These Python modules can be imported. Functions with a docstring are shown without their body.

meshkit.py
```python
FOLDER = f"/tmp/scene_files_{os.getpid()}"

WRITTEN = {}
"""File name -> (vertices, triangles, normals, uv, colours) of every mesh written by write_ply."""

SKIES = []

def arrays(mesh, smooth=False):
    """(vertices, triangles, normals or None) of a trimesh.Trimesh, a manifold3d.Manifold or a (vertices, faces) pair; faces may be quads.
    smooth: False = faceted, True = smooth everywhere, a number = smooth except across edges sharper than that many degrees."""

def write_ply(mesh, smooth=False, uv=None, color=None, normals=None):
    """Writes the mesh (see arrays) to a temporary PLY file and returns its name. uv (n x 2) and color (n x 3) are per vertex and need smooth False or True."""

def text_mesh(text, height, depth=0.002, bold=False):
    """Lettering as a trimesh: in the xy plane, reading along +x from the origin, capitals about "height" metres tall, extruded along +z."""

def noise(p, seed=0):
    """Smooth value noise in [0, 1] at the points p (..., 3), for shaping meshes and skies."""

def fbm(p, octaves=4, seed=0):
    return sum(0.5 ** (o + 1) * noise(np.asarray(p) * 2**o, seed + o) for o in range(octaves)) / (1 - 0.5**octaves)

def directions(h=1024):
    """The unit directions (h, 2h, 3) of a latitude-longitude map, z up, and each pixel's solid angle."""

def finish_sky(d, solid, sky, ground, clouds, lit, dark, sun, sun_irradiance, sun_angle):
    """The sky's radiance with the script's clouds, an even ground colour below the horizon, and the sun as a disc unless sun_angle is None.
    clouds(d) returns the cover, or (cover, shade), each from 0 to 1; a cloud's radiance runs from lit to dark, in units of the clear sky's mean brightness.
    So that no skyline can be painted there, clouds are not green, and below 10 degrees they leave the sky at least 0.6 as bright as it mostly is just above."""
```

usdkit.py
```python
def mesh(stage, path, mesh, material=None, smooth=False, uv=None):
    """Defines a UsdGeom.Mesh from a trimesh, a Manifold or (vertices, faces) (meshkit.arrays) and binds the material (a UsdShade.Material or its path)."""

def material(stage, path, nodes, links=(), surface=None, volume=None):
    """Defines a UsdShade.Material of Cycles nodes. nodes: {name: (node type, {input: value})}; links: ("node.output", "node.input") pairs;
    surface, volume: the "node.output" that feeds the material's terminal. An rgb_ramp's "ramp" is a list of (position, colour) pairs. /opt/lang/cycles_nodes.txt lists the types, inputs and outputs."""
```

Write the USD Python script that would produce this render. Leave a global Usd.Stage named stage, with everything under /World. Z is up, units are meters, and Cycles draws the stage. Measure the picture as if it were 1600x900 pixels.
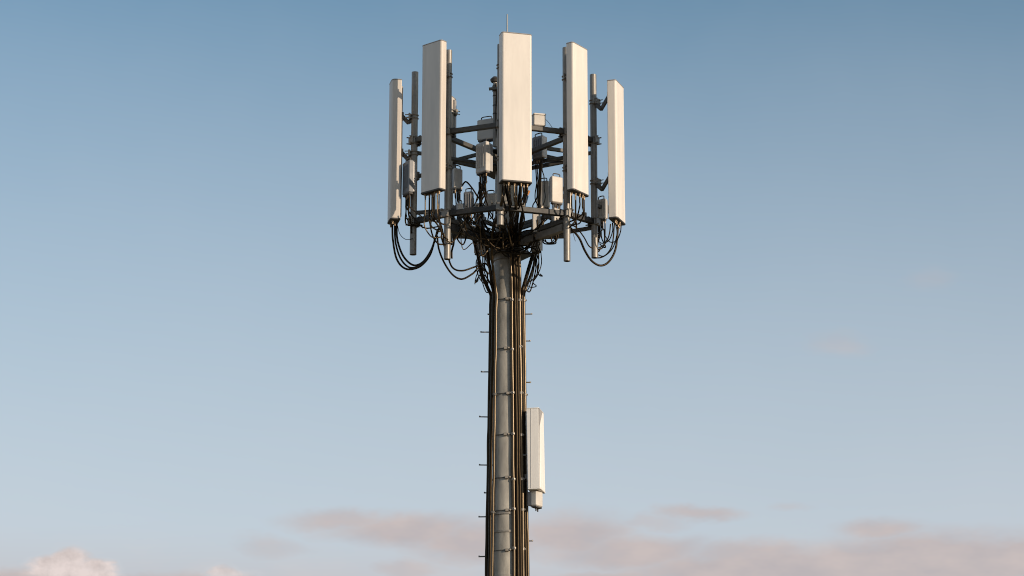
import math, numpy as np, trimesh, usdkit
import manifold3d as m3
from pxr import Usd, UsdGeom, UsdLux, UsdShade, Gf, Sdf

stage = Usd.Stage.CreateInMemory()
UsdGeom.SetStageUpAxis(stage, UsdGeom.Tokens.z)
UsdGeom.SetStageMetersPerUnit(stage, 1.0)
UsdGeom.Xform.Define(stage, '/World')
UsdGeom.Scope.Define(stage, '/World/Looks')
R = math.radians
rng = np.random.default_rng(7)

# ------------------------------------------------------------------ camera
CAM = np.array([0.0, -28.5, 1.6]); PITCH, YAW, FPX = 15.1, 0.122, 3750.0
cam = UsdGeom.Camera.Define(stage, '/World/camera')
cam.CreateHorizontalApertureAttr(36.0); cam.CreateVerticalApertureAttr(20.25)
cam.CreateFocalLengthAttr(36.0 * FPX / 1600); cam.CreateClippingRangeAttr(Gf.Vec2f(0.1, 20000))
cam.AddTranslateOp().Set(Gf.Vec3d(*CAM)); cam.AddRotateZOp().Set(-YAW); cam.AddRotateXOp().Set(90 + PITCH)
cam.CreateExposureAttr(0.0)
_fw = np.array([math.sin(R(YAW)) * math.cos(R(PITCH)), math.cos(R(YAW)) * math.cos(R(PITCH)), math.sin(R(PITCH))])
_rt = np.array([math.cos(R(YAW)), -math.sin(R(YAW)), 0.0]); _up = np.cross(_rt, _fw)

def ray(px, py):
    d = _fw + _rt * (px - 800) / FPX + _up * (450 - py) / FPX
    return d / np.linalg.norm(d)

def P(px, py, depth=0.0):
    """The point of the plane y = -depth (depth metres in front of the pole's axis) seen at a position of the photograph."""
    d = ray(px, py); return CAM + d * ((-depth - CAM[1]) / d[1])

def proj(p):
    q = np.asarray(p, float) - CAM; z = q @ _fw
    return 800 + FPX * (q @ _rt) / z, 450 - FPX * (q @ _up) / z

# ------------------------------------------------------------------ sun and sky
SUN_AZ, SUN_EL = 55.0, 15.0            # degrees right of the direction from pole to camera
SUN = np.array([math.sin(R(SUN_AZ)) * math.cos(R(SUN_EL)), -math.cos(R(SUN_AZ)) * math.cos(R(SUN_EL)), math.sin(R(SUN_EL))])
sun = UsdLux.DistantLight.Define(stage, '/World/sun')
sun.CreateNormalizeAttr(True); sun.CreateIntensityAttr(1.0); sun.CreateAngleAttr(0.5); sun.CreateColorAttr(Gf.Vec3f(1.0, 0.82, 0.64))
sun.AddRotateZOp().Set(math.degrees(math.atan2(SUN[0], -SUN[1]))); sun.AddRotateXOp().Set(90 - SUN_EL)

SKY_STRENGTH = 0.133
def sky_material():
    N, L = {}, []
    def n(name, kind, ins=None, **link):
        N[name] = (kind, ins or {})
        for k, v in link.items(): L.append((v, f'{name}.{k}'))
        return name
    n('sky', 'sky_texture', {'sky_type': 'single_scattering', 'sun_disc': False, 'sun_elevation': R(SUN_EL),
        'sun_rotation': math.atan2(SUN[0], SUN[1]), 'air_density': 1.0, 'aerosol_density': 1.0, 'ozone_density': 1.0, 'altitude': 50.0})
    n('tc', 'texture_coordinate'); n('sep', 'separate_xyz', vector='tc.generated')
    n('u', 'math', {'math_type': 'arctan2'}, value1='sep.x', value2='sep.y')
    n('v', 'math', {'math_type': 'arcsine'}, value1='sep.z')
    n('uv', 'combine_xyz', {'z': 0.0}, x='u.value', y='v.value')
    # soft large warp and fine billows
    n('st1', 'vector_math', {'math_type': 'multiply', 'vector2': (1.0, 2.2, 1.0)}, vector1='uv.vector')
    n('warp', 'noise_texture', {'scale': 38.0, 'detail': 4.0, 'roughness': 0.6}, vector='st1.vector')
    n('wc', 'vector_math', {'math_type': 'subtract', 'vector2': (0.5, 0.5, 0.5)}, vector1='warp.color')
    n('ws', 'vector_math', {'math_type': 'multiply', 'vector2': (0.024, 0.010, 0.0)}, vector1='wc.vector')
    n('uw', 'vector_math', {'math_type': 'add'}, vector1='uv.vector', vector2='ws.vector')
    n('bil', 'noise_texture', {'scale': 42.0, 'detail': 4.5, 'roughness': 0.52}, vector='st1.vector')
    acc = lit = None
    puffs = [(80, 894, 46, 30, 1.0), (116, 887, 48, 35, 1.0), (153, 896, 40, 27, 1.0), (360, 902, 50, 20, .8)]
    banks = [(40, 908, 130, 34, 1.0), (240, 920, 260, 32, .9),
             (540, 816, 110, 22, .8), (640, 832, 160, 34, 1.0), (750, 850, 150, 42, 1.0), (895, 838, 120, 44, 1.0), (980, 866, 190, 38, .95),
             (425, 858, 80, 24, .5), (1095, 803, 70, 15, .8), (1010, 816, 90, 14, .45), (1180, 868, 160, 30, .9), (1375, 830, 90, 22, .85),
             (1460, 880, 300, 54, 1.25), (1230, 896, 360, 52, 1.2), (640, 888, 90, 20, .7), (1640, 872, 240, 42, 1.2), (980, 905, 230, 18, .85),
             (1235, 790, 40, 9, .3), (1310, 537, 56, 24, .33), (1455, 436, 46, 22, .22)]
    blobs = puffs + banks
    for i, (cx, cy, ax, ay, w) in enumerate(blobs):
        d = ray(cx, cy); u0, v0 = math.atan2(d[0], d[1]), math.asin(d[2])
        n(f's{i}', 'vector_math', {'math_type': 'subtract', 'vector2': (u0, v0, 0.0)}, vector1='uw.vector')
        n(f'm{i}', 'vector_math', {'math_type': 'multiply', 'vector2': (FPX / ax, FPX / ay, 0.0)}, vector1=f's{i}.vector')
        n(f'l{i}', 'vector_math', {'math_type': 'length'}, vector1=f'm{i}.vector')
        n(f'q{i}', 'map_range', {'range_type': 'smoothstep', 'from_min': 1.25 if i >= len(puffs) else 1.15, 'from_max': 0.2 if i >= len(puffs) else 0.5, 'to_min': 0.0, 'to_max': w, 'clamp': True}, value=f'l{i}.value')
        if i < len(puffs):
            if lit is None: lit = f'q{i}.result'
            else: n(f'k{i}', 'math', {'math_type': 'maximum'}, value1=lit, value2=f'q{i}.result'); lit = f'k{i}.value'
        if acc is None: acc = f'q{i}.result'
        else:
            n(f'a{i}', 'math', {'math_type': 'maximum'}, value1=acc, value2=f'q{i}.result'); acc = f'a{i}.value'
    # the low bank of cloud that runs on round the horizon
    n('band', 'map_range', {'from_min': R(9.6), 'from_max': R(6.5), 'to_min': 0.0, 'to_max': 0.95, 'clamp': True, 'range_type': 'smoothstep'}, value='v.value')
    n('accb', 'math', {'math_type': 'maximum'}, value1=acc, value2='band.result')
    n('bm', 'map_range', {'from_min': 0.30, 'from_max': 0.62, 'to_min': 0.9, 'to_max': 1.15, 'clamp': True}, value='bil.fac')
    n('cov', 'math', {'math_type': 'multiply', 'use_clamp': True}, value1='accb.value', value2='bm.result')
    n('op', 'math', {'math_type': 'multiply', 'value2': CLOUD_OPACITY, 'use_clamp': True}, value1='cov.value')
    n('ccol', 'rgb_ramp', {'ramp': [(0.3, tuple(c / SKY_STRENGTH for c in CLOUD_DARK)), (0.68, tuple(c / SKY_STRENGTH for c in CLOUD_LIT))]}, fac='bil.fac')
    n('tint', 'mix', {'mix_type': 'multiply', 'fac': 1.0, 'color2': SKY_TINT}, color1='sky.color')
    # pale haze thickening towards the horizon all round
    n('hz', 'map_range', {'from_min': R(22.0), 'from_max': R(5.0), 'to_min': 0.0, 'to_max': 0.97, 'clamp': True}, value='v.value')
    n('veil', 'noise_texture', {'scale': 9.0, 'detail': 5.0, 'roughness': 0.6}, vector='uv.vector')
    n('vl', 'map_range', {'from_min': 0.25, 'from_max': 0.75, 'to_min': -0.03, 'to_max': 0.03}, value='veil.fac')
    n('hzn', 'math', {'math_type': 'add', 'use_clamp': True}, value1='hz.result', value2='vl.result')
    n('hmix', 'mix', {'mix_type': 'mix', 'color2': tuple(c / SKY_STRENGTH for c in HAZE)}, fac='hzn.value', color1='tint.color')
    n('pn', 'noise_texture', {'scale': 150.0, 'detail': 4.0, 'roughness': 0.55}, vector='uv.vector')
    n('pc', 'rgb_ramp', {'ramp': [(0.3, tuple(c * .80 / SKY_STRENGTH for c in CLOUD_SUNLIT)), (0.62, tuple(c * 1.05 / SKY_STRENGTH for c in CLOUD_SUNLIT))]}, fac='pn.fac')
    L.append(('pc.color', 'lit.color2'))
    n('lit', 'mix', {'mix_type': 'mix'}, fac=lit, color1='ccol.color')
    n('mixc', 'mix', {'mix_type': 'mix'}, fac='op.value', color1='hmix.color', color2='lit.color')
    n('bg', 'background_shader', {'strength': SKY_STRENGTH}, color='mixc.color')
    return usdkit.material(stage, '/World/Looks/sky_material', N, L, surface='bg.background')
CLOUD_OPACITY = 0.97
CLOUD_SUNLIT = (0.76, 0.655, 0.625)
HAZE = (0.61, 0.635, 0.70)
CLOUD_DARK, CLOUD_LIT = (0.49, 0.45, 0.465), (0.585, 0.512, 0.50)
SKY_TINT = (0.90, 1.02, 1.01)
dome = UsdLux.DomeLight.Define(stage, '/World/sky')
UsdShade.MaterialBindingAPI.Apply(dome.GetPrim()).Bind(sky_material())
dome.GetPrim().SetCustomDataByKey('kind', 'structure')

# ------------------------------------------------------------------ materials
def mat(name, color, rough, metal=0.0, var=0.12, scale=6.0, streak=1.0, bump=0.0, bscale=60.0, spec=0.5, stint=(1.0, 1.0, 1.0)):
    lo, hi = tuple(c * (1 - var) for c in color), tuple(min(1, c * (1 + var)) for c in color)
    nodes = {'tc': ('texture_coordinate', {}),
             'mp': ('mapping', {'scale': (1.0, 1.0, streak)}),
             'n': ('noise_texture', {'scale': scale, 'detail': 5.0, 'roughness': 0.6}),
             'r': ('rgb_ramp', {'ramp': [(0.3, lo), (0.7, hi)]}),
             'rr': ('map_range', {'from_min': 0.3, 'from_max': 0.7, 'to_min': rough * 0.85, 'to_max': min(1, rough * 1.15), 'clamp': True}),
             'p': ('principled_bsdf', {'metallic': metal, 'specular_ior_level': spec, 'specular_tint': stint})}
    links = [('tc.object', 'mp.vector'), ('mp.vector', 'n.vector'), ('n.fac', 'r.fac'), ('r.color', 'p.base_color'), ('n.fac', 'rr.value'), ('rr.result', 'p.roughness')]
    if bump:
        nodes['bn'] = ('noise_texture', {'scale': bscale, 'detail': 3.0}); nodes['b'] = ('bump', {'strength': bump, 'distance': 0.01})
        links += [('tc.object', 'bn.vector'), ('bn.fac', 'b.height'), ('b.normal', 'p.normal')]
    return usdkit.material(stage, '/World/Looks/' + name, nodes, links, surface='p.BSDF')

M = {
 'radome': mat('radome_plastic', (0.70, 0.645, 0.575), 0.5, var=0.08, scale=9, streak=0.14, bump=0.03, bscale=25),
 'radome_b': mat('radome_plastic_shaded', (0.60, 0.535, 0.46), 0.5, var=0.10, scale=9, streak=0.14, bump=0.03, bscale=25),  # darker copy for the antennas in shade, shade tone put into the colour
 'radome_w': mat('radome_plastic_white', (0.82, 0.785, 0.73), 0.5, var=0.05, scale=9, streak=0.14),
 'cap': mat('end_cap_plastic', (0.34, 0.32, 0.30), 0.6, var=0.08),
 'under': mat('connector_plate_plastic', (0.05, 0.045, 0.04), 0.6, var=0.15),
 'rru': mat('radio_housing_paint', (0.58, 0.54, 0.48), 0.5, var=0.1, bump=0.05),
 'rrug': mat('grey_housing_paint', (0.20, 0.205, 0.21), 0.55, var=0.1, bump=0.05),
 'fin': mat('heat_sink_aluminium', (0.33, 0.32, 0.31), 0.5, metal=0.3, var=0.1),
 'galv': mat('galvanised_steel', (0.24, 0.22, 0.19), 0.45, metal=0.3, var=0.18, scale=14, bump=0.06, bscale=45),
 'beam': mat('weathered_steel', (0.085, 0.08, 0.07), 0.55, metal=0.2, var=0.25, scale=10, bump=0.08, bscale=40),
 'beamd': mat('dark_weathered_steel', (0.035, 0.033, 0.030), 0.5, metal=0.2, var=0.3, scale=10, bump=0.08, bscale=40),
 'pole': mat('pole_galvanising', (0.33, 0.308, 0.265), 0.48, metal=0.1, spec=0.35, var=0.32, scale=11, streak=0.3, bump=0.06, bscale=30),
 'cable': mat('cable_jacket', (0.008, 0.0065, 0.005), 0.40, var=0.3, scale=20, spec=0.28, stint=(1.0, .72, .42)),
 'cable_b': mat('cable_jacket_sunlit', (0.034, 0.023, 0.012), 0.29, var=0.35, scale=12, spec=0.8, stint=(1.0, .78, .52)),  # lit copy of the jacket, golden sun gleam put into colour and specular tint
 'brass': mat('plated_connector', (0.28, 0.20, 0.12), 0.5, metal=0.6, var=0.15),
 'bolt': mat('zinc_hardware', (0.26, 0.23, 0.19), 0.5, metal=0.5, var=0.15),
 'tape': mat('blue_marker_tape', (0.06, 0.16, 0.32), 0.5), 'tape_o': mat('orange_marker_tape', (0.55, 0.22, 0.05), 0.5),
 'ground': mat('dry_grass_ground', (0.17, 0.135, 0.075), 0.9, var=0.35, scale=0.4),
}

# ------------------------------------------------------------------ prims
_used = {}
def numbered(parent, name):
    k = (parent, name); c = _used.get(k, 0); _used[k] = c + 1
    return f'{parent}/{name}' if c == 0 else f'{parent}/{name}_{c:03d}'
def data(prim, **kw):
    for k, v in kw.items():
        if v: prim.SetCustomDataByKey(k, v)
def thing(name, label, category, loc, group=None):
    path = numbered('/World', name); x = UsdGeom.Xform.Define(stage, path); x.AddTranslateOp().Set(Gf.Vec3d(*map(float, loc)))
    data(x.GetPrim(), label=label, category=category, group=group)
    return (path, np.asarray(loc, float))
def part(name, mesh, material, parent, smooth=None, label=None):
    """A mesh given in world coordinates, stored in its thing's own coordinates."""
    path, loc = parent; p = numbered(path, name)
    if smooth is None: smooth = 65 if name in ('jumper_cable', 'jacket', 'cable', 'wire', 'handle', 'tied_cable') else 35
    if isinstance(mesh, list): mesh = trimesh.util.concatenate(mesh)
    mesh = mesh.copy(); mesh.apply_translation(-loc)
    pr = usdkit.mesh(stage, p, mesh, M[material], smooth=smooth)
    data(pr.GetPrim(), label=label)
    return (p, loc)

# ------------------------------------------------------------------ shapes (world coordinates)
def TM(m):
    q = m.to_mesh(); return trimesh.Trimesh(q.vert_properties[:, :3], q.tri_verts, process=True)
def frame_to(a, b, upv=(0, 0, 1)):
    a, b = np.asarray(a, float), np.asarray(b, float); z = b - a; l = np.linalg.norm(z); z = z / l
    u = np.asarray(upv, float)
    if abs(z @ u) > 0.95: u = np.array([0, 1.0, 0])
    x = np.cross(u, z); x /= np.linalg.norm(x); y = np.cross(z, x)
    T = np.eye(4); T[:3, 0], T[:3, 1], T[:3, 2], T[:3, 3] = x, y, z, a
    return T, l
def rrect(w, d, rf, rb=None, seg=5):
    """Plan of a box of width w, depth d; front is -y."""
    rb = rf if rb is None else rb; pts = []
    for cx, cy, r, a0 in ((w/2, -d/2, rf, -90), (w/2, d/2, rb, 0), (-w/2, d/2, rb, 90), (-w/2, -d/2, rf, 180)):
        ox, oy = math.copysign(abs(cx) - r, cx), math.copysign(abs(cy) - r, cy)
        for k in range(seg + 1):
            a = R(a0 + 90 * k / seg); pts.append((ox + r * math.cos(a), oy + r * math.sin(a)))
    return np.array(pts)
def loft(rings):
    """Closed solid through rings of equal point count, capped with fans."""
    n = len(rings[0]); v = np.vstack(rings); f = []
    for k in range(len(rings) - 1):
        for i in range(n):
            a, b, c, d = k*n+i, k*n+(i+1) % n, (k+1)*n+(i+1) % n, (k+1)*n+i
            f += [(a, b, c), (a, c, d)]
    v = np.vstack([v, rings[0].mean(0), rings[-1].mean(0)]); c0, c1 = len(v)-2, len(v)-1
    for i in range(n):
        f += [(c0, (i+1) % n, i), (c1, (len(rings)-1)*n+i, (len(rings)-1)*n+(i+1) % n)]
    return trimesh.Trimesh(v, np.array(f), process=False)
def rbox(w, d, h, r=0.01, cham=0.006, rb=None, seg=4):
    """Rounded upright box, base centre at the origin, front towards -y."""
    pl = rrect(w, d, r, rb, seg); rings = []
    for z, s in ((0, cham), (cham, 0), (h - cham, 0), (h, cham)):
        q = pl.copy(); q[:, 0] *= (w - 2*s) / w; q[:, 1] *= (d - 2*s) / d
        rings.append(np.c_[q, np.full(len(q), z)])
    return loft(rings)
def pose(mesh, loc, az=0.0, tilt=0.0):
    """az: degrees the front is turned to the right of the camera; tilt: leaning forward."""
    T = trimesh.transformations.rotation_matrix(R(az), (0, 0, 1)) @ trimesh.transformations.rotation_matrix(R(tilt), (1, 0, 0))
    T[:3, 3] = loc; m = mesh.copy(); m.apply_transform(T); return m
def cyl(a, b, r, r2=None, n=20, ch=0.004):
    T, l = frame_to(a, b); r2 = r if r2 is None else r2; t = np.linspace(0, 2*np.pi, n, endpoint=False)
    c = min(ch, r * 0.3, l * 0.3)
    m = loft([np.c_[q * np.cos(t), q * np.sin(t), np.full(n, z)] for q, z in ((r - c, 0), (r, c), (r2, l - c), (r2 - c, l))])
    m.apply_transform(T); return m
def hollow(a, b, r, wall=0.006, n=22):
    """An open ended pipe."""
    T, l = frame_to(a, b); t = np.linspace(0, 2*np.pi, n, endpoint=False); q = r - wall
    prof = [(q, l - .12), (q, l), (r, l), (r, 0), (q, 0), (q, .12)]
    m = loft([np.c_[k * np.cos(t), k * np.sin(t), np.full(n, z)] for k, z in prof][::-1]); m.apply_transform(T); return m
def bar(a, b, w, h, cham=0.004):
    T, l = frame_to(a, b); c = cham; s = np.array([(w/2-c, -h/2), (w/2, -h/2+c), (w/2, h/2-c), (w/2-c, h/2), (-w/2+c, h/2), (-w/2, h/2-c), (-w/2, -h/2+c), (-w/2+c, -h/2)])
    m = loft([np.c_[s, np.full(8, z)] for z in (0, l)]); m.apply_transform(T); return m
def spline(pts, per=8):
    p = np.asarray(pts, float); q = np.vstack([2*p[0]-p[1], p, 2*p[-1]-p[-2]]); out = []
    for i in range(1, len(q) - 2):
        for t in np.linspace(0, 1, per, endpoint=False):
            a, b, c, d = q[i-1:i+3]
            out.append(0.5 * (2*b + (c-a)*t + (2*a-5*b+4*c-d)*t*t + (3*b-a-3*c+d)*t**3))
    return np.array(out + [p[-1]])
def tube(pts, r, n=8, per=8, smooth=True):
    p = spline(pts, per) if smooth else np.asarray(pts, float)
    t = np.gradient(p, axis=0); t /= np.maximum(np.linalg.norm(t, axis=1, keepdims=True), 1e-9)
    ref = np.array([0.3, 0.9, 0.2]); x = np.cross(t[0], ref); x /= np.linalg.norm(x); rings = []
    ang = np.linspace(0, 2*np.pi, n, endpoint=False)
    for i in range(len(p)):
        x = x - t[i] * (x @ t[i]); x /= max(np.linalg.norm(x), 1e-9); y = np.cross(t[i], x)
        rings.append(p[i] + r * (np.cos(ang)[:, None] * x + np.sin(ang)[:, None] * y))
    return loft(rings)
def hexbolt(p, dirv, r=0.012, l=0.02):
    p = np.asarray(p, float); d = np.asarray(dirv, float); d = d / np.linalg.norm(d)
    return cyl(p, p + d * l, r, n=6, ch=0.002)
def disc(c, r0, r1, z0, z1, n=28, ch=0.004):
    t = np.linspace(0, 2*np.pi, n, endpoint=False)
    m = loft([np.c_[c[0] + q*np.cos(t), c[1] + q*np.sin(t), np.full(n, z)] for q, z in ((r0 - ch, z0), (r0, z0 + ch), (r1, z1 - ch), (r1 - ch, z1))]); return m
def band(cx, cy, z0, z1, ri, ro, n=32):
    """A flat ring round the pole."""
    t = np.linspace(0, 2*np.pi, n, endpoint=False); prof = [(ri, z0), (ro, z0), (ro, z1), (ri, z1)]; v = []; f = []
    for r_, z in prof: v += [(cx + r_*math.cos(a), cy + r_*math.sin(a), z) for a in t]
    for k in range(4):
        for i in range(n):
            a, b, c, d = k*n+i, k*n+(i+1) % n, ((k+1) % 4)*n+(i+1) % n, ((k+1) % 4)*n+i
            f += [(a, b, c), (a, c, d)]
    return trimesh.Trimesh(np.array(v), np.array(f), process=False)
def ubolt(axis, z, r, dirv, w=0.006):
    """A U bolt round a vertical pipe at axis, legs towards dirv."""
    d = np.array([dirv[0], dirv[1], 0.0]); d /= np.linalg.norm(d); s = np.array([-d[1], d[0], 0.0]); c = np.array([axis[0], axis[1], z]); rr = r + w
    pts = [c + s*rr + d*(r + .07)] + [c + s*rr*math.cos(a) - d*rr*math.sin(a) for a in np.linspace(0, np.pi, 9)] + [c - s*rr + d*(r + .07)]
    return tube(pts, w, n=6, per=2)

# ------------------------------------------------------------------ ground
g = usdkit.mesh(stage, '/World/ground', (np.array([(-3000, -3000, 0), (3000, -3000, 0), (3000, 3000, 0), (-3000, 3000, 0)], float), np.array([(0, 1, 2, 3)])), M['ground'])
data(g.GetPrim(), kind='structure', label='dry grassy ground around the foot of the pole')

# ------------------------------------------------------------------ the pole
AX = P(791, 600, 0.0)[0]; AY = 0.0
ZT = P(791, 150, 0)[2]                                                   # pole top
def mast_r(z): return np.interp(z, [0, P(791, 900)[2], P(791, 400)[2], ZT], [.23, .178, .158, .14])
pole = thing('cell_tower_pole', 'tall tapered galvanised steel monopole carrying antennas and bundled black cables', 'pole', (AX, AY, 0))
t = np.linspace(0, 2*np.pi, 40, endpoint=False)
zs = [0, P(791, 900)[2], P(791, 832)[2], P(791, 408)[2], ZT]
names = ['pole_section', 'pole_section', 'pole_section', 'pole_section']
for k in range(4):
    a, b = zs[k], zs[k+1]; ov = 0.0 if k == 0 else 0.003 * k
    part('pole_section', loft([np.c_[AX + (mast_r(z) - ov)*np.cos(t), AY + (mast_r(z) - ov)*np.sin(t), np.full(40, z)] for z in (a, b)]), 'pole', pole)
for py in (408, 833, 805):
    z = P(791, py)[2]; part('weld_band', band(AX, AY, z - .012, z + .012, mast_r(z) - .02, mast_r(z) + .008), 'galv', pole)
part('base_plate', disc((AX, AY), .42, .42, 0.004, .045, n=40), 'galv', pole)
part('top_plate', disc((AX, AY), .17, .17, ZT, ZT + .02, n=32), 'galv', pole)

# feeder cable tracks: (x at 480, x at 690, x at 900, standing off, radius, kind)
TR = [(767, 763.5, 760, .000, .022, 'cable'), (771, 767, 764.5, .02, .020, 'cable'), (775.5, 772, 769, .03, .017, 'cable_b'),
      (799.5, 801.5, 803.5, .008, .019, 'cable_b'), (804.5, 807, 809.5, .012, .022, 'cable'), (808, 811, 813.5, .03, .016, 'cable'), (811.5, 814.5, 817.5, .03, .022, 'cable_b'),
      (815.5, 818, 821.5, .02, .023, 'cable'), (819, 821.5, 825.5, .0, .017, 'cable_b')]
def track(i, py, jit=0.0):
    xa, xb, xc, off, r, k = TR[i]; px = np.interp(py, [480, 690, 900], [xa, xb, xc]) + jit
    z = P(791, py)[2]; x = P(px, py, 0.15)[0]; rr = mast_r(z) + r + off; dx = x - AX
    y = -math.sqrt(max(rr*rr - dx*dx, 0.0009)); return np.array([x, y, z])
CL = [472, 549, 619, 683, 750, 801, 863]
for i, py in enumerate(CL):
    z = P(791, py)[2]; r0 = mast_r(z)
    b = part('cable_strap', band(AX, AY, z - .005, z + .005, r0 - .002, r0 + .003), 'beam', pole)
    bx = P(791 + rng.uniform(-3, 4), py)[0]; by = -math.sqrt(r0*r0 - (bx - AX)**2)
    part('strap_buckle', [pose(rbox(.05, .03, .035, .005), (bx, by - .006, z - .018), 5), hexbolt((bx + .035, by - .01, z + .002), (0.2, -1, 0), .012, .02)], 'bolt', pole)
    for j in range(len(TR)):
        if j not in (3, 6) and not (j == 8 and i in (0, 2)) and not (j == 2 and i in (2, 5)): continue
        q = track(j, py + rng.uniform(-3, 3)); r = TR[j][4]; d = np.array([q[0] - AX, q[1], 0]); d /= np.linalg.norm(d); az = math.degrees(math.atan2(d[0], -d[1]))
        part('cable_clip', [cyl(q + np.array([0, 0, -.016]), q + np.array([0, 0, .016]), r + .005, n=12, ch=.002),
                            bar(q + d*(r - .004) + np.array([0, 0, 0]), q + d*(r + .016), .018, .018, .002),
                            bar(q - d*(r + .0), np.array([AX, AY, q[2]]) + d*(r0 - .005), .012, .012, .002)], 'bolt' if j > 2 else 'beam', pole)
def step_bolt(px0, px1, py, depth=0.0):
    a, b = P(px0, py, depth), P(px1 + rng.uniform(-1, 1), py + rng.uniform(-.9, .9), depth + rng.uniform(-.02, .02)); s = np.sign(b[0] - a[0])
    part('step_bolt', [cyl(a, b, .008, n=8), cyl(b - np.array([s*.008, 0, .006]), b + np.array([-s*.008, 0, .012]), .009, n=8)], 'galv', pole)
for py, x in ((519, 750.5), (581, 751), (652, 749), (727, 748), (807, 748.5), (869, 748)): step_bolt(782, x, py)
for py, x in ((491, 761), (770, 757)): step_bolt(782, x, py, -.05)
for py, x in ((491, 831), (533, 830), (597, 830.5), (845, 832)): step_bolt(800, x, py, -.03)
step_bolt(805, 833, 711, .14)

# ------------------------------------------------------------------ the mounting frame
ZU, ZL = P(782, 195, 1.2)[2], P(782, 324, 1.2)[2]
mount = thing('antenna_mount', 'dark steel mounting frame of arms and vertical pipes around the pole head', 'antenna mount', (AX, AY, ZL))
SPANS = [(AX, AY, 0.0, ZT, .15)]
def pipe(px, y0, y1, depth, r=.041, mt='galv'):
    a, b = P(px, y1, depth), P(px, y0, depth); x = (a[0] + b[0]) / 2; a[0] = b[0] = x
    part('mounting_pipe', hollow(a, b, r), mt, mount); SPANS.append((x, -depth, a[2], b[2], r)); return np.array([x, -depth, 0])
PIPES = {'OL': pipe(647, 113, 398, .60), 'L2': pipe(700, 79, 405, .93), 'C': pipe(782, 70, 352, 1.2), 'R2': pipe(885, 75, 408, .93), 'OR': pipe(928, 117, 403, .60),
         'BL': pipe(703.5, 172, 382, .08, .036), 'BR': pipe(889, 160, 330, .08, .036)}
def node(k, z): p = PIPES[k].copy(); p[2] = z; return p
def link(a, b, w=.06, h=.06, mt='beam', name='beam'):
    part(name, bar(a, b, w, h), mt, mount)
def toward(a, b, d):
    v = b - a; return a + v / np.linalg.norm(v) * d
order = ['OL', 'L2', 'C', 'R2', 'OR']
for z, w in ((ZU, .058), (ZL, .064)):
    for a, b in zip(order, order[1:]):
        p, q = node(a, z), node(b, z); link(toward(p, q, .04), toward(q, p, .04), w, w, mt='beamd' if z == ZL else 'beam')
    for k in ('L2', 'C', 'R2'):                                          # radial arms
        p = node(k, z + .004 - .075); c = np.array([AX, AY, p[2]]); link(toward(p, c, .03), toward(c, p, .13), w * .95, w * .95, name='arm')
    for k in ('OL', 'OR') if z == ZU else ():
        p = node(k, z - .15); c = np.array([AX, AY, p[2]]); link(toward(p, c, .03), toward(c, p, .13), w * .7, w * .7, name='arm')
for s in ('BL', 'BR'):
    p = node(s, ZU - .09); o = node('L2' if s == 'BL' else 'R2', ZU - .09)
    link(toward(p, np.array([AX, -.12, p[2]]), .03), np.array([AX + (-.15 if s == 'BL' else .15), -.12, ZU + .04]), .042, .042, name='brace')
    link(toward(p, np.array([AX, .1, p[2]]), .03), np.array([AX + (-.14 if s == 'BL' else .14), .06, ZU - .17]), .046, .046, name='brace')
    q = node(s, ZL - .02); link(toward(q, np.array([AX, AY, q[2]]), .03), toward(np.array([AX, AY, q[2]]), q, .13), .06, .06, name='arm')
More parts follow.
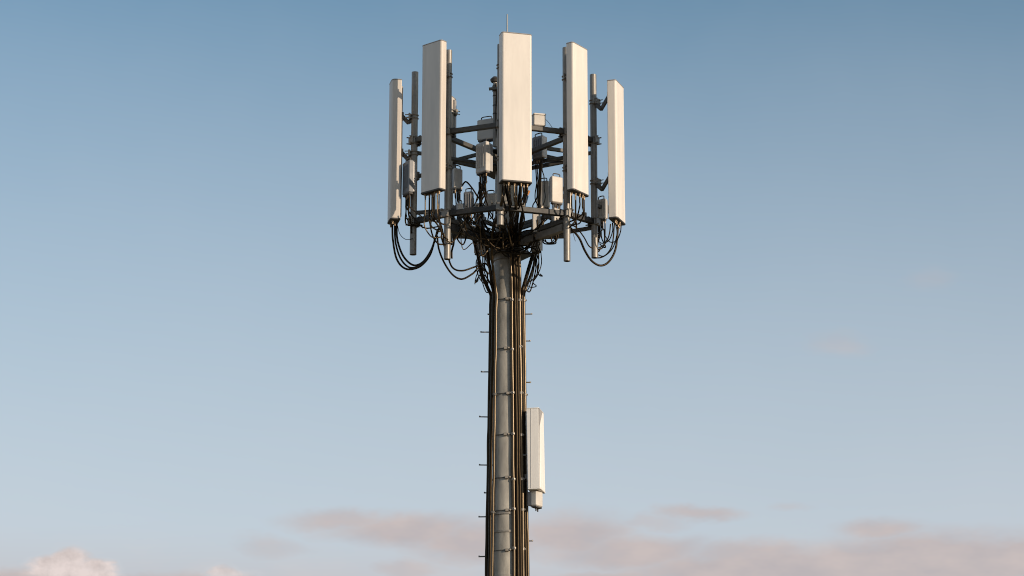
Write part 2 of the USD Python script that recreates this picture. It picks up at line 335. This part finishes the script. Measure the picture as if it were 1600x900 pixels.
# big lower arms with collar
for k in ('L2', 'R2'):
    p = node(k, ZL - .16); c = np.array([AX, AY, ZL - .16]); link(toward(p, c, .05), toward(c, p, .22), .075, .085, mt='beamd' if k == 'L2' else 'galv', name='arm')  # sunlit look of the right arm is put into its lighter steel
for z in (ZL - .14, ZU - .10):
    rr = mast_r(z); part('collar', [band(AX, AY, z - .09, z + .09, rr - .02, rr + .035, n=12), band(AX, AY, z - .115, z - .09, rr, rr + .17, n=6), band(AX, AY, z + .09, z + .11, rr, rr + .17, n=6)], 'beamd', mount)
    for k in range(6):
        a = R(60*k + 30); d = np.array([math.cos(a), math.sin(a), 0]); part('collar_bolt', hexbolt(np.array([AX, AY, z]) + d*(rr + .03), d, .018, .04), 'bolt', mount)
# clamps where pipes meet the frame
for k in order:
    for z in (ZU, ZL):
        p = node(k, z); d = np.array([AX - p[0], AY - p[1], 0]); d /= np.linalg.norm(d); s = np.array([-d[1], d[0], 0])
        az = math.degrees(math.atan2(-d[0], d[1]))
        part('clamp', pose(rbox(.12, .022, .13, .004), p + d*.055 - np.array([0, 0, .065]), az), 'beamd', mount); part('clamp', pose(rbox(.10, .016, .10, .004), p - d*.05 - np.array([0, 0, .05]), az), 'galv', mount)
        for sx in (-.04, .04):
            for dz in (-.04, .04): part('clamp_bolt', cyl(p + s*sx - d*.085 + [0, 0, dz], p + s*sx + d*.10 + [0, 0, dz], .008, n=6, ch=.001), 'bolt', mount)

# ------------------------------------------------------------------ cables
def cable_pts(pts): return [P(*p) for p in pts]
def jumper(parent, start, end, r=.0085, sag=.1, drop=.10, mid=None, mt='cable', wob=.03):
    s, e = np.asarray(start, float), np.asarray(end, float)
    pts = [s, s - [0, 0, drop * .6], s - [0, 0, drop] + rng.normal(0, wob * .3, 3)]
    base = pts[-1]
    for k in (.33, .66):
        q = base + (e - base) * k; q = q + rng.normal(0, wob, 3) - [0, 0, sag * (1 - abs(2*k - 1) * .5)]; pts.append(q)
    pts.append(e)
    part('jumper_cable', tube(pts, r, n=7, per=6), mt, parent)
def connector(parent, p, r=.013, l=.05, mt='brass'):
    part('connector', [cyl(p, p - [0, 0, l * .5], r, n=10, ch=.002), cyl(p - [0, 0, l * .45], p - [0, 0, l], r * .75, n=8, ch=.002)], mt, parent)

def rand_target():
    """Somewhere among the feeders at the pole head."""
    a = rng.uniform(25, 80) * (1 if rng.random() < .45 else -1); z = ZL + rng.uniform(-.24, -.03); rr = mast_r(z) + rng.uniform(.03, .10)
    return np.array([AX + rr*math.sin(R(a)), -rr*math.cos(R(a)), z])

# ------------------------------------------------------------------ panel antennas
def panel(label, cx, y0, y1, depth, az, w, d, pipe_key, ncab, mt='radome', tilt=0.0, targets=None, group=None, rf=.028, caps=True, name='panel_antenna', zbr=None, cr=.0095, capm='cap', railm='cap', dr=(.08, .2)):
    bot, top = P(cx, y1, depth), P(cx, y0, depth); h = top[2] - bot[2]; x = (bot[0] + top[0]) / 2
    loc = np.array([x, -depth, bot[2]]); T = thing(name, label, 'antenna', loc, group)
    up = lambda m, z: m.apply_translation([0, 0, z])
    part('radome', pose(up(rbox(w, d, h - .034, rf, .002, .012, seg=6), .018), loc, az, tilt), mt, T, smooth=40)
    part('top_cap', pose(up(rbox(w + .005, d + .005, .018, rf, .008, .013, seg=6), h - .018), loc, az, tilt), capm, T)
    part('bottom_cap', pose(rbox(w + .005, d + .005, .018, rf, .004, .013, seg=6), loc, az, tilt), 'under' if capm == 'cap' else capm, T)
    f = np.array([math.sin(R(az)), -math.cos(R(az)), 0]); s = np.array([math.cos(R(az)), math.sin(R(az)), 0])
    part('back_rail', pose(rbox(w * .34, .03, h * .93, .004), loc - f * (d / 2 + .012) + [0, 0, h * .035], az, tilt), railm, T)
    if pipe_key is not None:
        pa = PIPES[pipe_key].copy()
        for z in ([loc[2] + h * .82, loc[2] + h * .2] if zbr is None else zbr):
            a = loc - f * (d / 2 + .025); a = np.array([a[0], a[1], z]); b = np.array([pa[0], pa[1], z]); v = b - a; L = np.linalg.norm(v)
            if L < .12:
                part('bracket', [bar(a, b, .05, .08)], 'beam', T)
            else:
                m = (a + b) / 2 - [0, 0, min(.12, L * .45)]
                part('bracket', [bar(a + [0, 0, .02], m, .028, .05), bar(m, b, .028, .05), pose(rbox(.09, .03, .10, .004), a - [0, 0, .04], az),
                                 cyl(m - s * .035, m + s * .035, .014, n=8)], 'beam', T)
            dv = (a - b) / max(L, 1e-6)
            part('pipe_clamp', [ubolt(pa, z + .02, .041, dv), ubolt(pa, z - .02, .041, dv), pose(rbox(.12, .025, .08, .004), b + dv * .055 - [0, 0, .04], math.degrees(math.atan2(dv[0], -dv[1])))], 'bolt', T)
    for k in range(ncab):
        fr = (k + .5) / ncab - .5; q = loc + s * fr * w * .82 + f * (rng.uniform(-.3, .3) * d) + [0, 0, .002]
        connector(T, q)
        if targets == 'none': continue
        e = rand_target() if targets is None else np.asarray(targets[k % len(targets)]) + rng.normal(0, .015, 3)
        jumper(T, q - [0, 0, .04], e, r=cr * rng.uniform(.8, 1.15), sag=rng.uniform(.02, .12), drop=rng.uniform(*dr), mt='cable' if rng.random() < .6 else 'cable_b', wob=.025)
    return T, loc
GP = None
# labels single each one out
front_t = [P(797 + k, 352 + 6*(k % 3), .36) for k in (-6, -1, 4, 8, 12, 16, 2)]
panel('broad cream panel antenna at the front centre, tallest standing of the ring', 805.5, 54, 287, 1.40, 15, .375, .14, 'C', 8, targets=front_t)
l2_t = [P(691, 372, 1.0), P(697, 380, .95), P(705, 374, .92), P(714, 352, .8), P(686, 362, 1.0)]
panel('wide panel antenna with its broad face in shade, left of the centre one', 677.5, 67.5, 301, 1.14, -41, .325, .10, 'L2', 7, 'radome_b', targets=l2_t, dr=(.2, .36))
r2_t = [P(893, 352, .85), P(900, 356, .8), P(888, 360, .9), P(880, 345, .8)]
panel('brightly sunlit panel antenna right of the centre one, facing right', 902.5, 72, 303, 1.14, 56, .345, .10, 'R2', 5, targets=r2_t)
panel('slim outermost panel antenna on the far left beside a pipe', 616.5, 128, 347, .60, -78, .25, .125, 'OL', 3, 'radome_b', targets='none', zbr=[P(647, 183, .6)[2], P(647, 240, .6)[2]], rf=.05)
panel('outermost panel antenna on the far right held on folded brackets', 963, 131, 347, .82, 70, .34, .115, 'OR', 5, targets='none', zbr=[P(928, 160, .6)[2], P(928, 285, .6)[2]])
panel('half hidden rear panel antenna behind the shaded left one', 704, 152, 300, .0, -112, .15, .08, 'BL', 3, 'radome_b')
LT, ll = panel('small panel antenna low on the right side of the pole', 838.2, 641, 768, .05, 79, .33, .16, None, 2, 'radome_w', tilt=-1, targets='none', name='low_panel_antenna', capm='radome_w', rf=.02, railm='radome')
part('seam_gasket', pose(rbox(.334, .006, P(837.5, 642, .05)[2] - ll[2], .002, .002), ll + np.array([-math.sin(R(80)), math.cos(R(80)), 0]) * .042, 80), 'cap', LT)
part('seam_gasket', pose(rbox(.333, .004, P(837.5, 642, .05)[2] - ll[2], .002, .002), ll + np.array([math.sin(R(80)), -math.cos(R(80)), 0]) * .062, 80), 'cap', LT)
for py in (662, 745):
    a = P(829, py, .03); part('bracket', [bar(a, np.array([AX + .1, -.02, a[2]]), .05, .06), pose(rbox(.04, .10, .16, .004), a - [0, 0, .08], 0)], 'galv', LT)

# ------------------------------------------------------------------ radio units
def rru(label, x0, x1, y0, y1, depth, az, d_ratio=.55, mt='rru', ncab=4, name='radio_unit', fins='back', targets=None, hang=True):
    cx = (x0 + x1) / 2; bot, top = P(cx, y1, depth), P(cx, y0, depth); h = top[2] - bot[2]; span = (x1 - x0) * .008
    c, s_ = abs(math.cos(R(az))), abs(math.sin(R(az))); w = span / (c + d_ratio * s_); d = w * d_ratio
    loc = np.array([bot[0], -depth, bot[2]]); T = thing(name, label, 'radio unit', loc)
    f = np.array([math.sin(R(az)), -math.cos(R(az)), 0]); s = np.array([math.cos(R(az)), math.sin(R(az)), 0])
    part('housing', pose(rbox(w, d * .62, h, .014, .012), loc + f * d * .19, az), mt, T)
    nf = 7; fl = []
    for k in range(nf):
        fr = (k + .5) / nf - .5; fl.append(pose(rbox(w * .05, d * .42, h * .9, .002, .002, seg=1), loc - f * d * .31 + s * fr * w * .92 + [0, 0, h * .05], az))
    part('heat_sink', fl + [pose(rbox(w * .96, .012, h * .92, .002, .002, seg=1), loc - f * d * .11 + [0, 0, h * .04], az)], 'fin', T)
    if mt == 'rrug' or az < -25: part('front_ribs', [pose(rbox(w * .045, .012, h * .72, .002, .002, seg=1), loc + f * (d * .5 + .004) + s * k * w + [0, 0, h * .16], az) for k in (-.27, -.09, .09, .27)], mt, T)
    part('connector_plate', pose(rbox(w * .9, d * .55, .02, .006, .004), loc + f * d * .17 - [0, 0, .018], az), 'under', T)
    part('handle', tube([loc + s*w*.28 + f*d*.2 + [0, 0, h - .005], loc + s*w*.26 + f*d*.2 + [0, 0, h + .035], loc - s*w*.26 + f*d*.2 + [0, 0, h + .035], loc - s*w*.28 + f*d*.2 + [0, 0, h - .005]], .007, n=6, per=4), 'beam', T)
    part('mounting_bracket', bar(loc - f*d*.5 + [0, 0, h*.6], loc - f*(d*.5 + .07) + [0, 0, h*.6], .06, .10), 'beam', T)
    bk = loc - f*(d*.5 + .06) + [0, 0, h*.6]                              # carried by the nearest pipe or the pole
    near = [q for q in SPANS if q[2] < bk[2] < q[3]]; behind = [q for q in near if np.dot(np.array([q[0], q[1], bk[2]]) - bk, f) < .02]
    best = min(behind or near, key=lambda q: math.hypot(q[0] - bk[0], q[1] - bk[1]) - q[4])
    to = np.array([best[0], best[1], bk[2]]); gap = np.linalg.norm(to - bk)
    if gap > best[4] + .02:
        part('support_arm', bar(bk, toward(to, bk, best[4] * .8), .038, .045), 'beam', T)
    for k in range(ncab):
        fr = (k + .5) / ncab - .5; q = loc + s*fr*w*.75 + f*d*.17*rng.uniform(.3, 1.6) - [0, 0, .012]; connector(T, q, .011, .045, 'brass' if rng.random() < .5 else 'under')
        if targets == 'none': continue
        e = rand_target() if targets is None else np.asarray(targets[k % len(targets)]) + rng.normal(0, .02, 3)
        jumper(T, q - [0, 0, .035], e, r=rng.uniform(.006, .0095), sag=rng.uniform(.02, .14), drop=rng.uniform(.07, .2), mt='cable' if rng.random() < .75 else 'cable_b')
    return T
rru('dark grey radio unit hung on the far left pipe beside the slim antenna', 628, 651, 253, 304, .70, -62, mt='rrug', ncab=7, targets=[P(650, 352, .6), P(660, 352, .6), P(690, 350, .8)])
rru('small rounded white radio unit right of the shaded antenna foot', 705, 723, 264, 296, .42, 38, ncab=5, targets=[P(715, 335, .4), P(725, 345, .4)])
rru('grey radio unit with a tilted lid behind the upper left beam', 745, 778, 188, 220, .12, -24, ncab=0, mt='rru')
rru('tall radio unit left of the centre antenna, one side sunlit', 743, 771, 224, 271, .64, -48, ncab=9, d_ratio=.65, targets=[P(735, 350, .6), P(722, 345, .6), P(752, 330, .5), P(765, 345, .4), P(778, 350, .4), P(742, 340, .5)])
E_ = rru('dark fronted radio unit with bright edge right of the centre antenna', 831, 855, 214, 249, .30, -38, mt='rrug', ncab=4, targets=[P(838, 330, .4), P(846, 335, .4)])
c_, s_ = math.cos(R(-38)), math.sin(R(-38)); q = E_[1] + np.array([c_, s_, 0]) * .092 + np.array([s_, -c_, 0]) * .02
part('lit_edge_strip', pose(rbox(.022, .085, P(843, 216, .3)[2] - E_[1][2], .006, .006), q, -38), 'radome', E_)  # added pale strip standing in for the sunlit edge of the housing
rru('cream radio unit tucked against the right pipe at mid height', 857, 880, 277, 318, .58, 30, ncab=6, targets=[P(860, 350, .5), P(845, 360, .4), P(868, 345, .6)])
rru('taupe radio unit behind the cream one on the right', 838, 861, 284, 326, -.15, -20, ncab=4, mt='rru')
rru('small radio unit behind the foot of the far right antenna', 931, 951, 312, 344, .46, -40, ncab=6, targets=[P(930, 366, .55), P(941, 388, .5), P(934, 376, .55), P(947, 372, .5), P(938, 362, .5)])
rru('radio unit hanging below the frame on the left of the pole', 740, 766, 370, 396, -.10, -32, ncab=4, targets=[track(0, 455), track(1, 460), P(748, 432, .05), P(757, 440, .05)])
rru('radio unit hanging below the frame on the right of the pole', 829, 849, 352, 394, .0, -36, ncab=4, targets=[track(8, 450), track(7, 455), P(842, 432, .05)])
rru('dark box shaped radio unit left of centre above the lower beam', 724, 741, 300, 331, .55, -20, mt='rrug', ncab=6, targets=[P(735, 350, .5), P(750, 360, .4)])
rru('short white radio unit deep behind the lower left beam', 757, 777, 303, 324, .25, -12, ncab=2)
rru('pale narrow radio unit between lower beam and arm, right of pole', 831, 845, 334, 364, .50, 10, ncab=5)
rru('small radio unit under the low antenna on the right', 824, 848, 768, 792, .06, 60, ncab=2, d_ratio=.8, targets='none')

rru('small dark radio unit between left lower beam and collar', 742, 758, 334, 356, .45, -30, mt='rrug', ncab=3, targets=[track(1, 455), P(760, 372, .4)])
rru('small cream radio unit facing right above the right lower arm', 861, 876, 326, 348, .62, 48, ncab=3, targets=[P(850, 362, .5), P(858, 366, .5)])
rru('small pale radio unit beside the left antenna pipe below the frame', 712, 724, 318, 338, .78, 42, ncab=3, targets=[P(716, 352, .8), P(728, 356, .6)])
def box_on_beam():
    T = thing('junction_box', 'little pale box standing on the upper right beam', 'junction box', P(842, 198, 1.04))
    part('housing', pose(rbox(.15, .10, .135, .012, .01), P(842, 198, 1.04), 14), 'rru', T)
    part('lid', pose(rbox(.158, .108, .02, .012, .006), P(842, 198, 1.04) + [0, 0, .136], 14), 'radome', T)
    part('wire', tube([P(849, 184, 1.04), P(856, 190, 1.02), P(864, 201, 1.0)], .003, n=5), 'cable_b', T)
box_on_beam()

# cables tied along the lower beams and little hangers on them
def frame_pt(a, b, k, dz): return node(a, ZL) * (1 - k) + node(b, ZL) * k + np.array([0, 0, dz])
CEN = np.array([AX, -.18, ZL - .16]); MT = mount
for i in range(20):
    a = ['L2', 'L2', 'C', 'R2', 'L2', 'C'][i % 6]; out = node(a, ZL - .05); k0 = rng.uniform(.12, .6); z1 = rng.uniform(-.02, .22)
    p0 = out * (1 - k0) + CEN * k0 + np.array([rng.uniform(-.06, .06), rng.uniform(-.12, .08), z1])
    k1 = min(1, k0 + rng.uniform(.25, .5)); p3 = out * (1 - k1) + CEN * k1 + np.array([rng.uniform(-.12, .12), rng.uniform(-.15, 0), rng.uniform(-.20, .06)])
    m1 = p0 * .65 + p3 * .35 + rng.normal(0, .05, 3) - [0, 0, rng.uniform(.0, .16)]; m2 = p0 * .3 + p3 * .7 + rng.normal(0, .05, 3) - [0, 0, rng.uniform(.0, .14)]
    part('tied_cable', tube([p0, m1, m2, p3, rand_target()], rng.uniform(.0055, .0105), n=7, per=7), 'cable' if rng.random() < .8 else 'cable_b', MT)
for i in range(16):
    a, b = [('L2', 'C'), ('C', 'R2'), ('R2', 'OR'), ('OL', 'L2')][i % 4]; q = frame_pt(a, b, rng.uniform(.15, .85), .035)
    part('cable_hanger', [pose(rbox(.035, .03, .05, .004), q, rng.uniform(-40, 60)), cyl(q + [0, -.04, .03], q + [0, .03, .03], .011, n=8)], 'bolt', MT)

# gps receiver on a short mast, lightning rod
T = thing('satellite_receiver', 'mushroom shaped receiver on a short pipe left of the centre antenna', 'receiver', P(773.5, 200, .25))
part('mast', cyl(P(773.5, 230, .25), P(773.5, 127, .25), .026), 'galv', T)
q = P(773.5, 127, .25); q2 = P(773.5, 119, .25); part('dome', [disc(q, .052, .062, q[2] - .012, q[2] + .02, 24), disc(q, .060, .03, q[2] + .02, q[2] + .058, 24)], 'under', T)
part('clamp', [bar(P(777, 138, .3), P(764, 139, .3), .03, .035), cyl(P(773.5, 143, .25), P(773.5, 134, .25), .036)], 'beam', T)
for py in (150, 165, 178): part('cable_tie', cyl(P(773.5, py + 1, .25), P(773.5, py - 1, .25), .030, n=14), 'under', T)
part('cable', tube([P(775, 130, .29), P(776, 150, .29), P(775, 180, .29), P(777, 215, .29)], .009), 'cable', T)
T = thing('lightning_rod', 'thin metal lightning rod rising behind the centre antenna', 'lightning rod', (AX, AY, ZT + .02))
rx, rz = P(792.5, 22, 0)[0], P(792.5, 22, 0)[2]
part('rod', cyl((rx, 0, ZT + .02), (rx, 0, rz), .012, .007, n=8), 'galv', T)
part('foot', cyl((rx, 0, ZT + .02), (rx, 0, ZT + .12), .03, .02, n=12), 'galv', T)

# ------------------------------------------------------------------ feeders and hanging loops (each a thing)
tops = [[(763, 452, .1), (752, 425, .2), (746, 395, .3), (735, 360, .5), (720, 330, .6)], [(769, 445, .16), (764, 410, .3), (757, 370, .4), (752, 330, .5), (750, 285, .5)], [(773, 440, .2), (769, 405, .35), (770, 360, .6), (783, 320, 1.27), (785, 290, 1.3)],
        [(799, 435, .19), (798, 400, .21), (799, 368, .37), (800, 335, .85), (794, 290, 1.38)], [(804, 440, .19), (803, 400, .22), (806, 362, .38), (809, 330, .9), (814, 290, 1.38)], [(808, 440, .19), (806, 400, .21), (803, 365, .36), (798, 330, .85), (789, 290, 1.36)],
        [(812, 435, .18), (811, 395, .22), (813, 355, .4), (818, 325, .9), (823, 290, 1.36)], [(817, 452, .14), (829, 410, .0), (843, 365, -.06), (853, 326, -.12)], [(821, 452, .07), (834, 415, -.04), (838, 375, -.08), (842, 330, .0), (845, 255, .2)]]
words = ['outermost black feeder cable down the left edge of the pole', 'second black feeder cable from the left edge of the pole', 'third feeder cable from the left, catching sunlight beside bare steel',
         'feeder cable just right of the bare pole strip', 'second feeder cable right of the bare pole strip', 'thin feeder cable in the middle of the right hand bundle', 'stout sunlit feeder cable in the right hand bundle',
         'thick dark feeder cable second from the right edge of the pole', 'outermost feeder cable down the right edge of the pole']
for i in range(len(TR)):
    py = np.arange(478, 2300, 24.0); py = py[[P(791, y)[2] > .1 for y in py]]
    run = [track(i, y, rng.normal(0, .14) if y < 1000 else 0) for y in py]
    run = [track(i, 462)] + run
    up = [P(*q) for q in tops[i]][::-1]
    T = thing('feeder_cable', words[i], 'cable', (run[-1][0], run[-1][1], .1))
    part('jacket', tube(np.vstack([up, run]), TR[i][4], n=12, per=5), TR[i][5], T)
LOOPS = [
 ('outer of three black cables looping below the far left antenna', [(613, 350, .5), (614, 375, .5), (620, 405, .5), (634, 420, .55), (655, 417, .65), (671, 400, .75), (679, 376, .85), (684, 358, .9)], .0125),
 ('middle of three black cables looping below the far left antenna', [(617, 350, .5), (618, 378, .5), (626, 404, .52), (640, 418, .57), (657, 414, .66), (672, 396, .76), (680, 372, .85), (686, 356, .9)], .0115),
 ('inner of three black cables looping below the far left antenna', [(620, 350, .5), (621, 375, .52), (630, 400, .55), (645, 414, .6), (660, 410, .68), (673, 392, .77), (681, 370, .85), (688, 352, .9)], .0125),
 ('thin stray wire curling beside the far left pipe', [(621, 352, .55), (625, 366, .57), (634, 374, .6), (645, 373, .65)], .004),
 ('black cable in a deep loop below the frame, left', [(683, 368, .8), (686, 390, .75), (695, 412, .6), (708, 430, .5), (722, 436, .4), (738, 428, .3), (750, 418, .25), (764, 428, .18)], .0115),
 ('black cable sagging almost level below the frame, left', [(690, 372, .8), (699, 398, .65), (707, 418, .55), (722, 423, .4), (742, 417, .3), (758, 412, .22), (766, 420, .2)], .011),
 ('black cable in a tight U before the pole collar', [(752, 345, .7), (758, 368, .65), (770, 384, .6), (783, 388, .55), (794, 382, .5), (799, 370, .45), (796, 358, .4)], .0125),
 ('black cable swung across the pole under the collar', [(765, 375, .5), (775, 391, .45), (790, 394, .42), (808, 397, .4), (820, 392, .4), (832, 378, .4), (838, 360, .4)], .012),
 ('golden lit cable in a hanging V under the left antenna', [(683, 305, 1.05), (686, 340, 1.02), (695, 370, 1.0), (705, 379, .98), (715, 368, .9), (724, 348, .8), (731, 330, .7)], .0085),
 ('loose curled cable end left of the pole below the frame', [(748, 398, .0), (744, 412, .05), (748, 432, .08), (757, 443, .1), (766, 439, .12)], .007),
 ('frayed short cable end left of the pole', [(752, 412, .05), (747, 424, .06), (743, 436, .06), (742, 444, .06)], .006),
 ('loose curled cable end right of the pole below the frame', [(845, 392, .05), (846, 412, .06), (840, 430, .08), (833, 441, .1), (838, 447, .1), (830, 449, .1), (824, 446, .12)], .006),
 ('slim cable bowed out right of the pole', [(836, 388, .05), (842, 408, .06), (840, 425, .08), (833, 436, .1), (823, 442, .12)], .0055),
 ('thick black cable looping below the far right antenna', [(884, 349, .80), (894, 359, .82), (905, 372, .8), (914, 392, .7), (925, 408, .62), (939, 415, .56), (952, 408, .52), (962, 388, .5), (966, 352, .5)], .0135),
 ('second black cable looping below the far right antenna', [(890, 350, .86), (901, 356, .8), (912, 370, .72), (922, 386, .64), (936, 387, .6), (947, 378, .55), (952, 366, .5), (954, 350, .5)], .008),
 ('slender black cable curving behind the far right pipe foot', [(930, 403, .5), (940, 402, .48), (950, 395, .47), (957, 380, .48), (960, 350, .5)], .0085),
 ('thin cable hooking left from the far right antenna foot', [(957, 348, .72), (957, 362, .7), (951, 376, .62), (940, 380, .6), (931, 372, .6), (926, 362, .6)], .0065),
 ('short cable curl hugging the far right antenna foot', [(962, 350, .74), (964, 366, .72), (957, 388, .62), (944, 400, .58), (934, 398, .58)], .007),
 ('stubby cable curling from the outer edge of the far right antenna foot', [(971, 350, .86), (969, 364, .84), (963, 376, .76), (953, 378, .66), (945, 368, .6)], .0065),
 ('small wire loop under the right arm', [(848, 374, .6), (853, 378, .6), (860, 379, .6), (866, 374, .62), (870, 362, .65)], .006),
 ('dark cable dropping behind the left pipe foot', [(709, 368, .8), (709, 380, .78), (706, 392, .75), (706, 404, .74)], .012),
 ('wire sagging in the left gap beside small radio unit', [(722, 290, .5), (728, 284, .5), (737, 293, .5), (748, 310, .5)], .010),
 ('wire trailing past the right pipe bracket', [(895, 362, .85), (897, 370, .84), (899, 377, .83)], .003),
]
for lab, pts, r in LOOPS:
    p = cable_pts(pts); T = thing('hanging_cable', lab, 'cable', p[0]); part('jacket', tube(p, r, n=9, per=10), 'cable' if 'golden' not in lab else 'cable_b', T)
# marker tapes right of the centre antenna foot
for lab, a, b, m in (('blue tape marker wrapped on cables right of the centre antenna foot', (821, 317, .9), (824, 306, .9), 'tape'), ('orange tape marker on cables right of the centre antenna foot', (823, 305, .95), (827, 298, .95), 'tape_o')):
    T = thing('cable_marker', lab, 'marker', P(*a)); part('tape', cyl(P(*a), P(*b), .016, n=10), m, T)
